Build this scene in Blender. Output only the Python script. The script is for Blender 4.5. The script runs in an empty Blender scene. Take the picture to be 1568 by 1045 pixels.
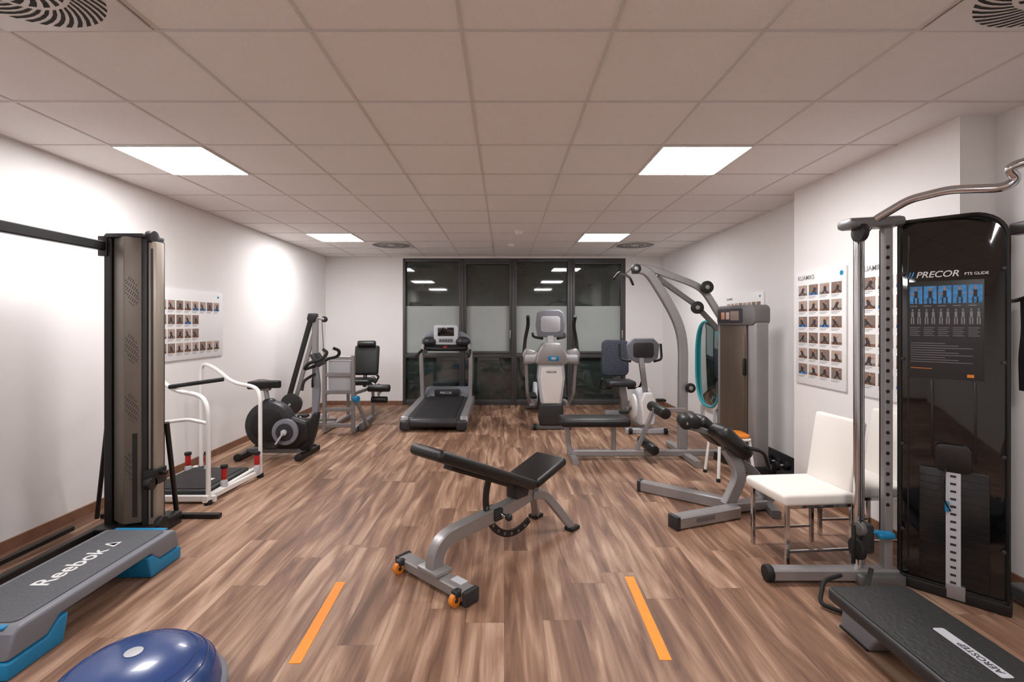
import bpy, bmesh, math, random
from mathutils import Vector, Matrix, Euler
random.seed(7)
sc = bpy.context.scene
R = math.radians

# ---------------------------------------------------------------- materials
def lin(c):
    return tuple(((x/255)/12.92 if x/255 <= .04045 else ((x/255+.055)/1.055)**2.4) for x in c)
def mat(name, col, rough=.5, metal=0, spec=.5, coat=0, emit=0, ecol=None, noise=0, nscale=8, bump=0, bscale=200):
    m = bpy.data.materials.new(name); m.use_nodes = True
    nt = m.node_tree; b = nt.nodes['Principled BSDF']
    c = lin(col)
    b.inputs['Base Color'].default_value = (*c, 1)
    b.inputs['Roughness'].default_value = rough
    b.inputs['Metallic'].default_value = metal
    b.inputs['Specular IOR Level'].default_value = spec
    b.inputs['Coat Weight'].default_value = coat
    if emit:
        b.inputs['Emission Color'].default_value = (*(ecol or c), 1)
        b.inputs['Emission Strength'].default_value = emit
    if noise or bump:
        tc = nt.nodes.new('ShaderNodeTexCoord')
    if noise:
        n = nt.nodes.new('ShaderNodeTexNoise'); n.inputs['Scale'].default_value = nscale; n.inputs['Detail'].default_value = 4
        nt.links.new(tc.outputs['Object'], n.inputs['Vector'])
        r = nt.nodes.new('ShaderNodeValToRGB')
        r.color_ramp.elements[0].position = .3; r.color_ramp.elements[1].position = .7
        r.color_ramp.elements[0].color = (*[x*(1-noise) for x in c], 1)
        r.color_ramp.elements[1].color = (*[min(1, x*(1+noise)) for x in c], 1)
        nt.links.new(n.outputs['Fac'], r.inputs['Fac']); nt.links.new(r.outputs['Color'], b.inputs['Base Color'])
    if bump:
        v = nt.nodes.new('ShaderNodeTexVoronoi' if bscale < 150 else 'ShaderNodeTexNoise'); v.inputs['Scale'].default_value = bscale
        nt.links.new(tc.outputs['Object'], v.inputs['Vector'])
        bp = nt.nodes.new('ShaderNodeBump'); bp.inputs['Strength'].default_value = bump; bp.inputs['Distance'].default_value = .003
        nt.links.new(v.outputs[0], bp.inputs['Height']); nt.links.new(bp.outputs['Normal'], b.inputs['Normal'])
    return m

M = dict(
 wall=mat('wall_paint', (238,235,233), .85, bump=.15, bscale=300),
 white=mat('white_enamel', (236,234,231), .35),
 silver=mat('silver_powdercoat', (158,156,156), .38, metal=.5, noise=.04),
 dsilver=mat('grey_steel', (120,119,120), .4, metal=.45),
 chrome=mat('chrome', (205,205,208), .12, metal=1),
 black=mat('black_paint', (24,23,24), .4),
 rubber=mat('black_rubber', (22,22,23), .7),
 leather=mat('black_vinyl', (20,19,20), .36, bump=.25, bscale=400),
 wleather=mat('white_vinyl', (238,233,226), .5),
 dark=mat('dark_plastic', (44,44,47), .45),
 gloss=mat('smoked_acrylic', (8,10,11), .05, spec=.6, coat=.3),
 gloss2=mat('smoked_inner', (20,22,24), .25),
 taupe=mat('taupe_shroud', (118,110,102), .42, metal=.3),
 taupel=mat('taupe_light', (172,163,150), .38, metal=.4),
 brown=mat('bronze_shroud', (98,86,74), .3, metal=.3),
 lgrey=mat('light_grey_plastic', (190,192,197), .4),
 mgrey=mat('mid_grey_plastic', (122,124,132), .45),
 blue=mat('blue_plastic', (20,130,180), .4),
 teal=mat('teal_plastic', (45,160,170), .4),
 bluerub=mat('blue_rubber_dome', (44,74,132), .25, spec=.6, coat=.2, noise=.05, nscale=3),
 orange=mat('orange_plastic', (232,136,40), .45),
 tape=mat('orange_tape', (250,150,24), .5, noise=.05, nscale=20),
 red=mat('red_grip', (176,32,30), .45),
 deck=mat('step_tread', (88,91,95), .7, bump=.9, bscale=70),
 deckb=mat('black_tread', (36,35,36), .6, bump=.9, bscale=60),
 wood=mat('baseboard_wood', (128,92,70), .5, noise=.2, nscale=12),
 frame=mat('window_frame', (78,76,77), .45, metal=.3),
 glass=mat('night_glass', (46,56,53), .03, spec=1.0, noise=.55, nscale=1.3),
 frost=mat('frosted_film', (168,175,172), .35, noise=.06, nscale=2),
 paper=mat('poster_board', (238,237,236), .5),
 tan=mat('photo_skin', (190,130,100), .6),
 pdark=mat('photo_dark', (50,48,54), .6),
 pbg=mat('photo_background', (176,160,150), .6),
 pbg2=mat('photo_background_b', (130,112,102), .6),
 pblue=mat('photo_blue', (70,120,175), .5),
 sky=mat('placard_picture', (70,150,215), .4, noise=.4, nscale=40),
 lamp=mat('lamp_diffuser', (255,255,255), .5, emit=38, ecol=(1,.98,.99)),
 tgrey=mat('text_grey', (140,140,144), .6),
 twhite=mat('text_white', (235,235,235), .5),
 tbar=mat('ceiling_tbar', (214,209,206), .6),
 slot=mat('vent_slot', (40,37,36), .8),
 vent=mat('vent_white', (224,220,217), .5),
 mirror=mat('mirror_glass', (170,185,185), .04, metal=1),
 pattern=mat('dotted_fabric', (62,66,78), .8, noise=.7, nscale=60),
)

# ---------------------------------------------------------------- helpers
class G:
    def __init__(s, name, loc=(0,0,0), rot=0, world=False):
        e = bpy.data.objects.new(name, None); sc.collection.objects.link(e)
        e.empty_display_size = .1
        s.e = e; s.world = world; s.loc = Vector(loc)
        e.location = loc; e.rotation_euler = (0,0,R(rot))
def fin(g, name, bm, m, bevel=0, seg=2, smooth=True, ang=35, sub=0):
    bmesh.ops.recalc_face_normals(bm, faces=bm.faces)
    if bevel:
        es = [e for e in bm.edges if len(e.link_faces)==2 and e.calc_face_angle(0) > R(38)]
        if es: bmesh.ops.bevel(bm, geom=es, offset=bevel, segments=seg, affect='EDGES', profile=.5, clamp_overlap=True)
    me = bpy.data.meshes.new(name); bm.to_mesh(me); bm.free()
    if g is not None and g.world: me.transform(Matrix.Translation(-g.loc))
    mm = m if isinstance(m, (list,tuple)) else [m]
    for x in mm: me.materials.append(M[x] if isinstance(x,str) else x)
    if smooth:
        me.polygons.foreach_set('use_smooth', [True]*len(me.polygons))
        me.set_sharp_from_angle(angle=R(ang))
    ob = bpy.data.objects.new(name, me); sc.collection.objects.link(ob)
    if g is not None: ob.parent = g.e
    return ob
def box(g, name, c, s, m, rot=(0,0,0), bevel=.004, seg=2, taper=None):
    bm = bmesh.new(); bmesh.ops.create_cube(bm, size=1)
    for v in bm.verts:
        if taper and v.co.z > 0: v.co.x *= taper[0]; v.co.y *= taper[1]
        v.co = Vector((v.co.x*s[0], v.co.y*s[1], v.co.z*s[2]))
    bm.transform(Matrix.Translation(c) @ Euler([R(a) for a in rot]).to_matrix().to_4x4())
    return fin(g, name, bm, m, min(bevel, min(s)*.45), seg)
def pad(g, name, c, s, m='leather', rot=(0,0,0), b=None, taper=None):
    return box(g, name, c, s, m, rot, bevel=b or min(s)*.42, seg=4, taper=taper)
def frame_for(T):
    up = Vector((0,0,1)) if abs(T.z) < .95 else Vector((1,0,0))
    return T.cross(up).normalized()
def rounded(pts, r, n=5):
    pts = [Vector(p) for p in pts]
    if r <= 0 or len(pts) < 3: return pts
    out = [pts[0]]
    for i in range(1, len(pts)-1):
        p0,p,p1 = pts[i-1],pts[i],pts[i+1]
        a = p0-p; b = p1-p
        ra = min(r, a.length*.48); rb = min(r, b.length*.48)
        A = p+a.normalized()*ra; B = p+b.normalized()*rb
        for k in range(n+1):
            t = k/n; out.append((1-t)**2*A + 2*t*(1-t)*p + t*t*B)
    out.append(pts[-1]); return out
def sweep(g, name, pts, prof, m, fillet=.05, side=None, closed=False):
    P = rounded(pts, fillet) if not closed else [Vector(p) for p in pts]
    n = len(P); bm = bmesh.new(); rings = []
    a = None
    for i in range(n):
        if closed: T = (P[(i+1)%n]-P[i-1]).normalized()
        elif i == 0: T = (P[1]-P[0]).normalized()
        elif i == n-1: T = (P[-1]-P[-2]).normalized()
        else: T = ((P[i+1]-P[i]).normalized()+(P[i]-P[i-1]).normalized()).normalized()
        if side is not None:
            s_ = Vector(side); a = (s_ - T*s_.dot(T)).normalized()
        else:
            if a is None: a = frame_for(T)
            else:
                a = a - T*a.dot(T); a = a.normalized() if a.length > 1e-6 else frame_for(T)
        b = T.cross(a).normalized()
        rings.append([bm.verts.new(P[i]+a*x+b*y) for x,y in prof])
    k = len(prof)
    for i in range(n if closed else n-1):
        r0, r1 = rings[i], rings[(i+1)%n]
        for j in range(k): bm.faces.new((r0[j], r0[(j+1)%k], r1[(j+1)%k], r1[j]))
    if not closed:
        bm.faces.new(rings[0][::-1]); bm.faces.new(rings[-1])
    return fin(g, name, bm, m, 0, ang=40)
def circ(r, n=12): return [(r*math.cos(2*math.pi*i/n), r*math.sin(2*math.pi*i/n)) for i in range(n)]
def rect(w, h, c=.12):
    w/=2; h/=2; k = min(w,h)*c*2
    return [(w-k,-h),(w,-h+k),(w,h-k),(w-k,h),(-w+k,h),(-w,h-k),(-w,-h+k),(-w+k,-h)]
def tube(g, name, pts, r, m='silver', fillet=.05, n=12): return sweep(g, name, pts, circ(r,n), m, fillet)
def rtube(g, name, pts, w, h, m='silver', fillet=.05, side=None): return sweep(g, name, pts, rect(w,h), m, fillet, side)
def cyl(g, name, p, q, r, m, r2=None, bevel=.003, n=28):
    p = Vector(p); q = Vector(q); d = q-p
    bm = bmesh.new(); bmesh.ops.create_cone(bm, cap_ends=True, segments=n, radius1=r, radius2=r if r2 is None else r2, depth=d.length)
    bm.transform(Matrix.Translation((p+q)/2) @ d.to_track_quat('Z','Y').to_matrix().to_4x4())
    return fin(g, name, bm, m, min(bevel, d.length*.3, r*.3))
def ball(g, name, c, s, m, rot=(0,0,0)):
    bm = bmesh.new(); bmesh.ops.create_uvsphere(bm, u_segments=24, v_segments=14, radius=1)
    bm.transform(Matrix.Translation(c) @ Euler([R(a) for a in rot]).to_matrix().to_4x4() @ Matrix.Diagonal((*s,1)))
    return fin(g, name, bm, m, ang=180)
def lathe(g, name, prof, m, c=(0,0,0), n=48):
    bm = bmesh.new(); rings = []
    for r,z in prof:
        if r < 1e-5: rings.append([bm.verts.new((c[0],c[1],c[2]+z))])
        else: rings.append([bm.verts.new((c[0]+r*math.cos(2*math.pi*i/n), c[1]+r*math.sin(2*math.pi*i/n), c[2]+z)) for i in range(n)])
    for a,b in zip(rings, rings[1:]):
        for i in range(n):
            j=(i+1)%n
            if len(a)==1 and len(b)==1: continue
            if len(a)==1: bm.faces.new((a[0],b[i],b[j]))
            elif len(b)==1: bm.faces.new((a[i],a[j],b[0]))
            else: bm.faces.new((a[i],a[j],b[j],b[i]))
    return fin(g, name, bm, m, ang=35)
def prism(g, name, pts, plane, t0, t1, m, bevel=.004, seg=2):
    def mk(u,v,t):
        return {'xz':(u,t,v),'yz':(t,u,v),'xy':(u,v,t)}[plane]
    bm = bmesh.new()
    A = [bm.verts.new(mk(u,v,t0)) for u,v in pts]; B = [bm.verts.new(mk(u,v,t1)) for u,v in pts]
    bm.faces.new(A); bm.faces.new(B[::-1])
    for i in range(len(pts)):
        j=(i+1)%len(pts); bm.faces.new((A[i],B[i],B[j],A[j]))
    return fin(g, name, bm, m, bevel, seg)
def rrect(x0,y0,x1,y1,r,n=5):
    rs = r if isinstance(r,(list,tuple)) else [r]*4
    cs = [(x0+rs[0],y0+rs[0],180,rs[0]),(x1-rs[1],y0+rs[1],270,rs[1]),(x1-rs[2],y1-rs[2],0,rs[2]),(x0+rs[3],y1-rs[3],90,rs[3])]
    out=[]
    for cx,cy,a,rr in cs:
        for k in range(n+1):
            t=R(a+90*k/n); out.append((cx+rr*math.cos(t), cy+rr*math.sin(t)))
    return out
def quads(g, name, qs, mats):
    bm = bmesh.new()
    for ps,mi in qs:
        f = bm.faces.new([bm.verts.new(p) for p in ps]); f.material_index = mi
    me = bpy.data.meshes.new(name); bm.to_mesh(me); bm.free()
    if g is not None and g.world: me.transform(Matrix.Translation(-g.loc))
    for x in mats: me.materials.append(M[x])
    ob = bpy.data.objects.new(name, me); sc.collection.objects.link(ob)
    if g is not None: ob.parent = g.e
    return ob
def text(g, name, s, size, loc, rot, m, align='LEFT', shear=0):
    cu = bpy.data.curves.new(name,'FONT'); cu.body = s; cu.size = size; cu.extrude = .0006; cu.align_x = align; cu.shear = shear
    cu.offset = size*.012
    o = bpy.data.objects.new(name+'_t', cu); sc.collection.objects.link(o)
    dg = bpy.context.evaluated_depsgraph_get()
    me = bpy.data.meshes.new_from_object(o.evaluated_get(dg))
    bpy.data.objects.remove(o)
    me.transform(Matrix.Translation(loc) @ Euler([R(a) for a in rot]).to_matrix().to_4x4())
    if g.world: me.transform(Matrix.Translation(-g.loc))
    me.materials.clear(); me.materials.append(M[m])
    ob = bpy.data.objects.new(name, me); sc.collection.objects.link(ob); ob.parent = g.e
    return ob

# ---------------------------------------------------------------- room
XL, XR, YB, YF, H = -3.03, 2.69, 8.2, -1.5, 2.522
def solid(name, parts, m):
    bm = bmesh.new()
    for (x0,y0,z0,x1,y1,z1) in parts:
        r = bmesh.ops.create_cube(bm, size=1)
        for v in r['verts']:
            v.co = Vector(((x0+x1)/2+v.co.x*(x1-x0), (y0+y1)/2+v.co.y*(y1-y0), (z0+z1)/2+v.co.z*(z1-z0)))
    return fin(None, name, bm, m, 0, smooth=False)

# floor material: planks along Y, each row with its own random end-joint offset
fm = bpy.data.materials.new('vinyl_plank_floor'); fm.use_nodes = True
nt = fm.node_tree; N = nt.nodes.new; L = nt.links.new
def mth(op,a,b=None,c=None):
    n=N('ShaderNodeMath'); n.operation=op
    for i,v in enumerate((a,b,c)):
        if v is None: continue
        if isinstance(v,(int,float)): n.inputs[i].default_value=v
        else: L(v,n.inputs[i])
    return n.outputs[0]
bs = nt.nodes['Principled BSDF']
tc = N('ShaderNodeTexCoord'); sep = N('ShaderNodeSeparateXYZ'); L(tc.outputs['Object'], sep.inputs[0])
row = mth('FLOOR', mth('DIVIDE', sep.outputs['X'], .18))
wn = N('ShaderNodeTexWhiteNoise'); wn.noise_dimensions='1D'; L(row, wn.inputs['W'])
yo = mth('MULTIPLY_ADD', wn.outputs['Value'], 1.22, sep.outputs['Y'])
col = mth('FLOOR', mth('DIVIDE', yo, 1.22))
pid = mth('MULTIPLY_ADD', row, 17.3, mth('MULTIPLY', col, 5.7))
wp = N('ShaderNodeTexWhiteNoise'); wp.noise_dimensions='1D'; L(pid, wp.inputs['W'])
rv = wp.outputs['Value']
fx = mth('ABSOLUTE', mth('SUBTRACT', mth('FRACT', mth('DIVIDE', sep.outputs['X'], .18)), .5))
fy = mth('ABSOLUTE', mth('SUBTRACT', mth('FRACT', mth('DIVIDE', yo, 1.22)), .5))
seam = mth('MAXIMUM', mth('GREATER_THAN', fx, .4945), mth('GREATER_THAN', fy, .4992))
mu = mth('MULTIPLY', rv, 41.0)
cz = N('ShaderNodeCombineXYZ'); L(mu, cz.inputs['Z']); L(mu, cz.inputs['Y'])
mp = N('ShaderNodeMapping'); mp.inputs['Scale'].default_value = (12,1.3,1); L(tc.outputs['Object'], mp.inputs['Vector']); L(cz.outputs[0], mp.inputs['Location'])
n1 = N('ShaderNodeTexNoise'); n1.inputs['Scale'].default_value = 1; n1.inputs['Detail'].default_value = 4; n1.inputs['Roughness'].default_value=.5; n1.inputs['Distortion'].default_value=.7
L(mp.outputs[0], n1.inputs['Vector'])
mp2 = N('ShaderNodeMapping'); mp2.inputs['Scale'].default_value = (80,3,1); L(tc.outputs['Object'], mp2.inputs['Vector']); L(cz.outputs[0], mp2.inputs['Location'])
n2 = N('ShaderNodeTexNoise'); n2.inputs['Scale'].default_value = 1; n2.inputs['Detail'].default_value = 3; L(mp2.outputs[0], n2.inputs['Vector'])
v = mth('MULTIPLY_ADD', n2.outputs['Fac'], .20, n1.outputs['Fac'])
v = mth('MULTIPLY_ADD', rv, .08, v)
rp = N('ShaderNodeValToRGB'); L(v, rp.inputs[0])
e = rp.color_ramp.elements; e[0].position=.45; e[0].color=(*lin((102,74,58)),1); e[1].position=.86; e[1].color=(*lin((192,160,136)),1)
x = e.new(.60); x.color=(*lin((132,99,79)),1); x = e.new(.71); x.color=(*lin((160,126,104)),1)
mx = N('ShaderNodeMix'); mx.data_type='RGBA'; L(mth('MULTIPLY',seam,.55), mx.inputs['Factor']); L(rp.outputs[0], mx.inputs['A']); mx.inputs['B'].default_value=(*lin((80,58,45)),1)
L(mx.outputs['Result'], bs.inputs['Base Color']); bs.inputs['Roughness'].default_value=.46; bs.inputs['Specular IOR Level'].default_value=.35
bp = N('ShaderNodeBump'); bp.inputs['Strength'].default_value=.12; bp.inputs['Distance'].default_value=.002; L(n2.outputs['Fac'], bp.inputs['Height']); L(bp.outputs[0], bs.inputs['Normal'])
M['floor']=fm
M['ceil'] = mat('mineral_ceiling_tile', (238,233,230), .95, noise=.03, nscale=120)

solid('floor', [(XL-.1,YF-.1,-.1,XR+.1,YB+.25,0)], 'floor')
solid('ceiling', [(XL-.1,YF-.1,H,XR+.1,YB+.25,H+.1)], 'ceil')
solid('wall_left', [(XL-.1,YF-.1,0,XL,YB+.1,H)], 'wall')
solid('wall_right', [(XR,YF-.1,0,XR+.1,YB+.1,H)], 'wall')
solid('wall_front', [(XL,YF-.1,0,XR,YF,H)], 'wall')
WX0, WX1 = -1.72, 2.06
solid('wall_back', [(XL,YB,0,WX0,YB+.12,H),(WX1,YB,0,XR,YB+.12,H),(WX0,YB,2.49,WX1,YB+.12,H)], 'wall')
solid('wall_pilaster', [(2.49,2.64,0,XR,4.15,H)], 'wall')
solid('baseboard_left', [(XL,YF,0,XL+.014,YB,.07)], 'wood')
solid('baseboard_right', [(XR-.014,4.15,0,XR,YB,.07),(XR-.014,YF,0,XR,2.64,.07),(2.476,2.626,0,2.49,4.15,.07),(2.476,2.626,0,XR,2.64,.07)], 'wood')
solid('baseboard_back', [(XL+.014,YB-.014,0,WX0,YB,.07),(WX1,YB-.014,0,XR-.014,YB,.07)], 'wood')

# ceiling grid
gx = [-.165+.585*k for k in range(-4,5)]; gy = [.064+.6*k for k in range(-2,14)]
parts = []
for x_ in gx: parts.append((x_-.007,YF,H-.004,x_+.007,YB,H+.001))
for y_ in gy: parts.append((XL,y_-.007,H-.0045,XR,y_+.007,H+.001))
parts += [(XL,YF,H-.005,XL+.02,YB,H+.001)]
solid('trim_1', parts, 'tbar')
def panel(i,j):
    x0=gx[0]+.585*i; y0=.064+.6*j
    g = G('ceiling_panel_light', (x0+.2925,y0+.3,H-.006))
    box(g,'diffuser',(0,0,-.001),(.555,.57,.004),'lamp',bevel=0)
    for s_,(cx,cy,w,d) in enumerate([(-.285,0,.010,.585),(.285,0,.010,.585),(0,-.29,.57,.010),(0,.29,.57,.010)]):
        box(g,'rim_%d'%s_,(cx,cy,0),(w,d,.010),'white',bevel=0)
for j in (0,5,10):
    panel(0,j); panel(6,j)
def diffuser(i,j):
    x0=gx[0]+.585*i; y0=.064+.6*j
    g = G('ceiling_air_vent', (x0+.2925,y0+.3,H-.008))
    box(g,'plate',(0,0,0),(.56,.575,.008),'vent',bevel=.001)
    qs=[]
    for ring,(ra,rb,n) in enumerate([(.06,.15,20),(.165,.265,40)]):
        for k in range(n):
            a=2*math.pi*k/n; tw=.5; wd=math.pi/n*1.05
            def p(r,t): return (r*math.cos(t), r*math.sin(t), -.0048)
            st=4; 
            for q in range(st):
                r0=ra+(rb-ra)*q/st; r1=ra+(rb-ra)*(q+1)/st
                t0=a+tw*q/st; t1=a+tw*(q+1)/st
                qs.append(([p(r0,t0),p(r1,t1),p(r1,t1+wd),p(r0,t0+wd)],0))
    quads(g,'swirl_slots',qs,['slot'])
    lathe(g,'hub',[(0,-.008),(.05,-.008),(.055,-.004),(.055,0)],'vent')
for a_,b_ in ((1,2),(7,2),(1,11),(7,11)): diffuser(a_,b_)
g = G('smoke_detector',(.18,5.9,H-.03)); lathe(g,'body',[(0,-.02),(.03,-.02),(.045,0),(.05,.028),(0,.028)],'white')
g = G('smoke_detector',(.1,6.9,H-.03)); lathe(g,'body',[(0,-.01),(.03,-.01),(.04,0),(.045,.028),(0,.028)],'white')

# windows
def wx(px): return (px-772)*8.2/740
edges = [(617,707),(707,787),(787,873),(873,958)]
for i,(a,b) in enumerate(edges):
    x0,x1=wx(a),wx(b)
    g = G('window_%d'%(i+1), ((x0+x1)/2,YB+.04,0), world=True)
    w=.045; y0,y1=YB-.0,YB+.09
    def fr(n,xa,za,xb,zb,ya=y0,yb=y1): box(g,n,((xa+xb)/2,(ya+yb)/2,(za+zb)/2),(xb-xa,yb-ya,zb-za),'frame',bevel=.004)
    fr('jamb_left',x0,0,x0+w,2.49); fr('jamb_right',x1-w,0,x1,2.49)
    fr('sill',x0+w,0,x1-w,.09); fr('head',x0+w,2.43,x1-w,2.49); fr('transom',x0+w,.80,x1-w,.87)
    if i in (1,3):
        for nm,(xa,za,xb,zb) in dict(sash_l=(x0+w,.87,x0+w+.035,2.43),sash_r=(x1-w-.035,.87,x1-w,2.43),sash_b=(x0+w+.035,.87,x1-w-.035,.91),sash_t=(x0+w+.035,2.39,x1-w-.035,2.43)).items():
            fr(nm,xa,za,xb,zb,YB-.015,YB+.06)
        box(g,'handle_plate',(x1-w-.02,YB-.03,1.2),(.02,.03,.14),'silver')
    box(g,'glass_pane',((x0+x1)/2,YB+.075,1.25),(x1-x0-w,.01,2.4),'glass',bevel=0)
    box(g,'frosted_film',((x0+x1)/2,YB+.068,1.28),(x1-x0-2*w,.003,.80),'frost',bevel=0)

# posters
def poster(loc, rot, w, h, rows, cols, top=.16, blanks=(), title='KLIAMIKS'):
    g = G('exercise_poster', loc, rot)
    box(g,'board',(0,.006,0),(w,.012,h),'paper',bevel=.001)
    qs=[]; mx_=.05*w; cw=(w-2*mx_)/cols; ch=(h*(1-top-.04))/rows
    def q(x0,z0,x1,z1,mi,l): qs.append(([(x0,-.0006-.0006*l,z0),(x1,-.0006-.0006*l,z0),(x1,-.0006-.0006*l,z1),(x0,-.0006-.0006*l,z1)],mi))
    def poly(ps,mi,l): qs.append(([(x_,-.0006-.0006*l,z_) for x_,z_ in ps],mi))
    for r in range(rows):
        for c in range(cols):
            if (r,c) in blanks: continue
            x0=-w/2+mx_+c*cw+cw*.06; x1=x0+cw*.84; z1=h/2-h*top-r*ch; z0=z1-ch*.66
            q(x0,z0,x1,z1,random.choice((2,2,6)),0)
            W=x1-x0; Z=z1-z0; cx=x0+W*random.uniform(.4,.6)
            q(x0,z0,x1,z0+Z*.24,random.choice((4,4,4,4,6,3)),1)
            ln=random.uniform(-.18,.18)
            poly([(cx-W*.14,z0+Z*.3),(cx+W*.14,z0+Z*.3),(cx+W*(.13+ln),z0+Z*.72),(cx+W*(-.13+ln),z0+Z*.72)],1,2)
            hx=cx+W*ln; poly([(hx+W*.08*math.cos(k*math.pi/4),z0+Z*.82+Z*.10*math.sin(k*math.pi/4)) for k in range(8)],0,2)
            k=random.uniform(.1,.35)
            poly([(cx-W*.14,z0+Z*.34),(cx+W*.02,z0+Z*.3),(cx-W*k,z0+Z*.04),(cx-W*(k+.1),z0+Z*.04)],1,3)
            poly([(cx-W*.02,z0+Z*.3),(cx+W*.14,z0+Z*.34),(cx+W*(k+.1),z0+Z*.04),(cx+W*k,z0+Z*.04)],1,3)
            u=random.uniform(.35,.9)
            poly([(hx+W*.08,z0+Z*.70),(hx+W*.10,z0+Z*.60),(hx+W*.34,z0+Z*u),(hx+W*.32,z0+Z*(u+.07))],0,3)
            q(x0,z0-ch*.10,x0+W*.8,z0-ch*.07,5,0); q(x0,z0-ch*.18,x0+W*.6,z0-ch*.15,5,0)
    quads(g,'photo_grid',qs,['tan','pdark','pbg','pblue','wood','tgrey','pbg2'])
    text(g,'title',title,h*.055,(-w/2+mx_,-.001,h/2-h*top*.6),(90,0,0),'tgrey')
    cyl(g,'logo',(w/2-mx_*1.5,-.002,h/2-h*top*.45),(w/2-mx_*1.5,.0,h/2-h*top*.45),h*.02,'blue',bevel=0)
poster((XL+.014,4.61,1.375), 90, 1.14,.66, 4, 9, blanks=[(1,6),(1,7),(1,8),(2,6),(2,7),(2,8)])
poster((2.476,3.80,1.35), -90, .60,.92, 6, 4, top=.12)
poster((2.476,3.06,1.35), -90, .66,.92, 6, 4, top=.12)
poster((XR-.014,5.42,1.40), -90, .86,.64, 4, 8)

# floor tape
for (x_,y0_,y1_,sk) in ((-.865,1.97,2.59,-.01),(.675,1.99,2.644,.008)):
    g = G('floor_marking_tape',(x_,(y0_+y1_)/2,0))
    box(g,'strip',(0,0,.0008),(.05,y1_-y0_,.0016),'tape',rot=(0,0,math.degrees(-sk/.3)),bevel=0)

# ---------------------------------------------------------------- left cable crossover
def crossover():
    g = G('cable_crossover_machine',(-2.5,2.2,0),world=True)
    for k,(sg,Y) in enumerate(((1,3.17),(-1,1.15))):
        def y(v): return Y+sg*v
        n='tower%d_'%k
        rtube(g,n+'post',[(-2.575,y(0),0),(-2.575,y(0),1.965)],.05,.07,'black',side=(1,0,0))
        pts=[(-2.545,y(-.02)),(-2.43,y(-.085)),(-2.345,y(-.05)),(-2.345,y(.13)),(-2.545,y(.13))]
        prism(g,n+'shroud',pts,'xy',.10,1.945,'taupe',.006)
        prism(g,n+'shroud_edge',[(-2.343,y(-.045)),(-2.315,y(-.04)),(-2.315,y(.13)),(-2.343,y(.13))],'xy',.08,1.94,'dark',.004)
        prism(g,n+'guide_rail',[(-2.313,y(-.03)),(-2.265,y(-.02)),(-2.265,y(.05)),(-2.313,y(.05))],'xy',.04,1.92,'taupel',.005)
        box(g,n+'rail_shadow_gap',(-2.290,y(-.028),1.0),(.010,.012,1.75),'dark',rot=(0,0,12*sg),bevel=.001)
        box(g,n+'cap',(-2.44,y(.03),1.955),(.24,.2,.025),'dark')
        cyl(g,n+'pulley_top',(-2.33,y(.0),1.95),(-2.29,y(.0),1.95),.045,'black')
        cyl(g,n+'pulley_bot',(-2.27,y(.0),.07),(-2.23,y(.0),.07),.05,'black')
        box(g,n+'carriage',(-2.285,y(.0),.39),(.07,.11,.1),'black')
        cyl(g,n+'carriage_pulley',(-2.29,y(-.07),.36),(-2.25,y(-.07),.36),.04,'black')
        cyl(g,n+'pin',(-2.25,y(0),.41),(-2.21,y(0),.41),.012,'black')
        box(g,n+'base_plate',(-2.43,y(.05),.04),(.36,.32,.08),'black',bevel=.01)
        bx=Vector((-2.43,y(-.085),0)); ex=Vector((-2.345,y(-.05),0)); d=(ex-bx); nn=Vector((d.y,-d.x,0)).normalized()*sg*-1
        if nn.y*sg>0: nn=-nn
        def fp(u,z,o=.001): p=bx+d*u+nn*o; return (p.x,p.y,z)
        qs=[([fp(.5,.14),fp(.8,.14),fp(.8,.68),fp(.5,.68)],0)]
        for zc in (1.62,1.25,.87,.49):
            for r in range(9):
                for c in range(7):
                    if abs(r-4)/5+abs(c-3)/4.5>1.1: continue
                    u=.10+c*.11+(r%2)*.05; z=zc+(r-4)*.02-c*.010
                    if zc==.49 and u>.45: continue
                    qs.append(([fp(u,z),fp(u+.05,z),fp(u+.05,z+.008),fp(u,z+.008)],0))
        quads(g,n+'perforations',qs,['slot'])
        tube(g,n+'stay_front',[(-2.27,y(.08),.72),(-2.33,y(.27),.03)],.016,'black')
        tube(g,n+'stay_wall',[(-2.61,y(.04),.96),(-2.84,y(.2),.03)],.014,'black')
        rtube(g,n+'foot',[(-2.86,y(.27),.02),(-2.02,y(.27),.02)],.04,.03,'black')
    rtube(g,'top_beam',[(-2.60,3.2,1.89),(-2.60,1.12,1.89)],.045,.06,'black')
    box(g,'beam_bracket',(-2.60,3.14,1.89),(.06,.03,.13),'black')
    rtube(g,'floor_beam',[(-2.62,3.2,.05),(-2.62,1.12,.05)],.05,.05,'black')
    rtube(g,'floor_beam_rear',[(-2.86,3.2,.03),(-2.86,1.12,.03)],.03,.03,'black')
    cyl(g,'hook',(-2.60,2.46,1.96),(-2.60,2.46,1.92),.014,'dark')
    rtube(g,'floor_leg',[(-2.62,2.35,.05),(-2.45,2.35,.03)],.04,.05,'black')
crossover()

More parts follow.
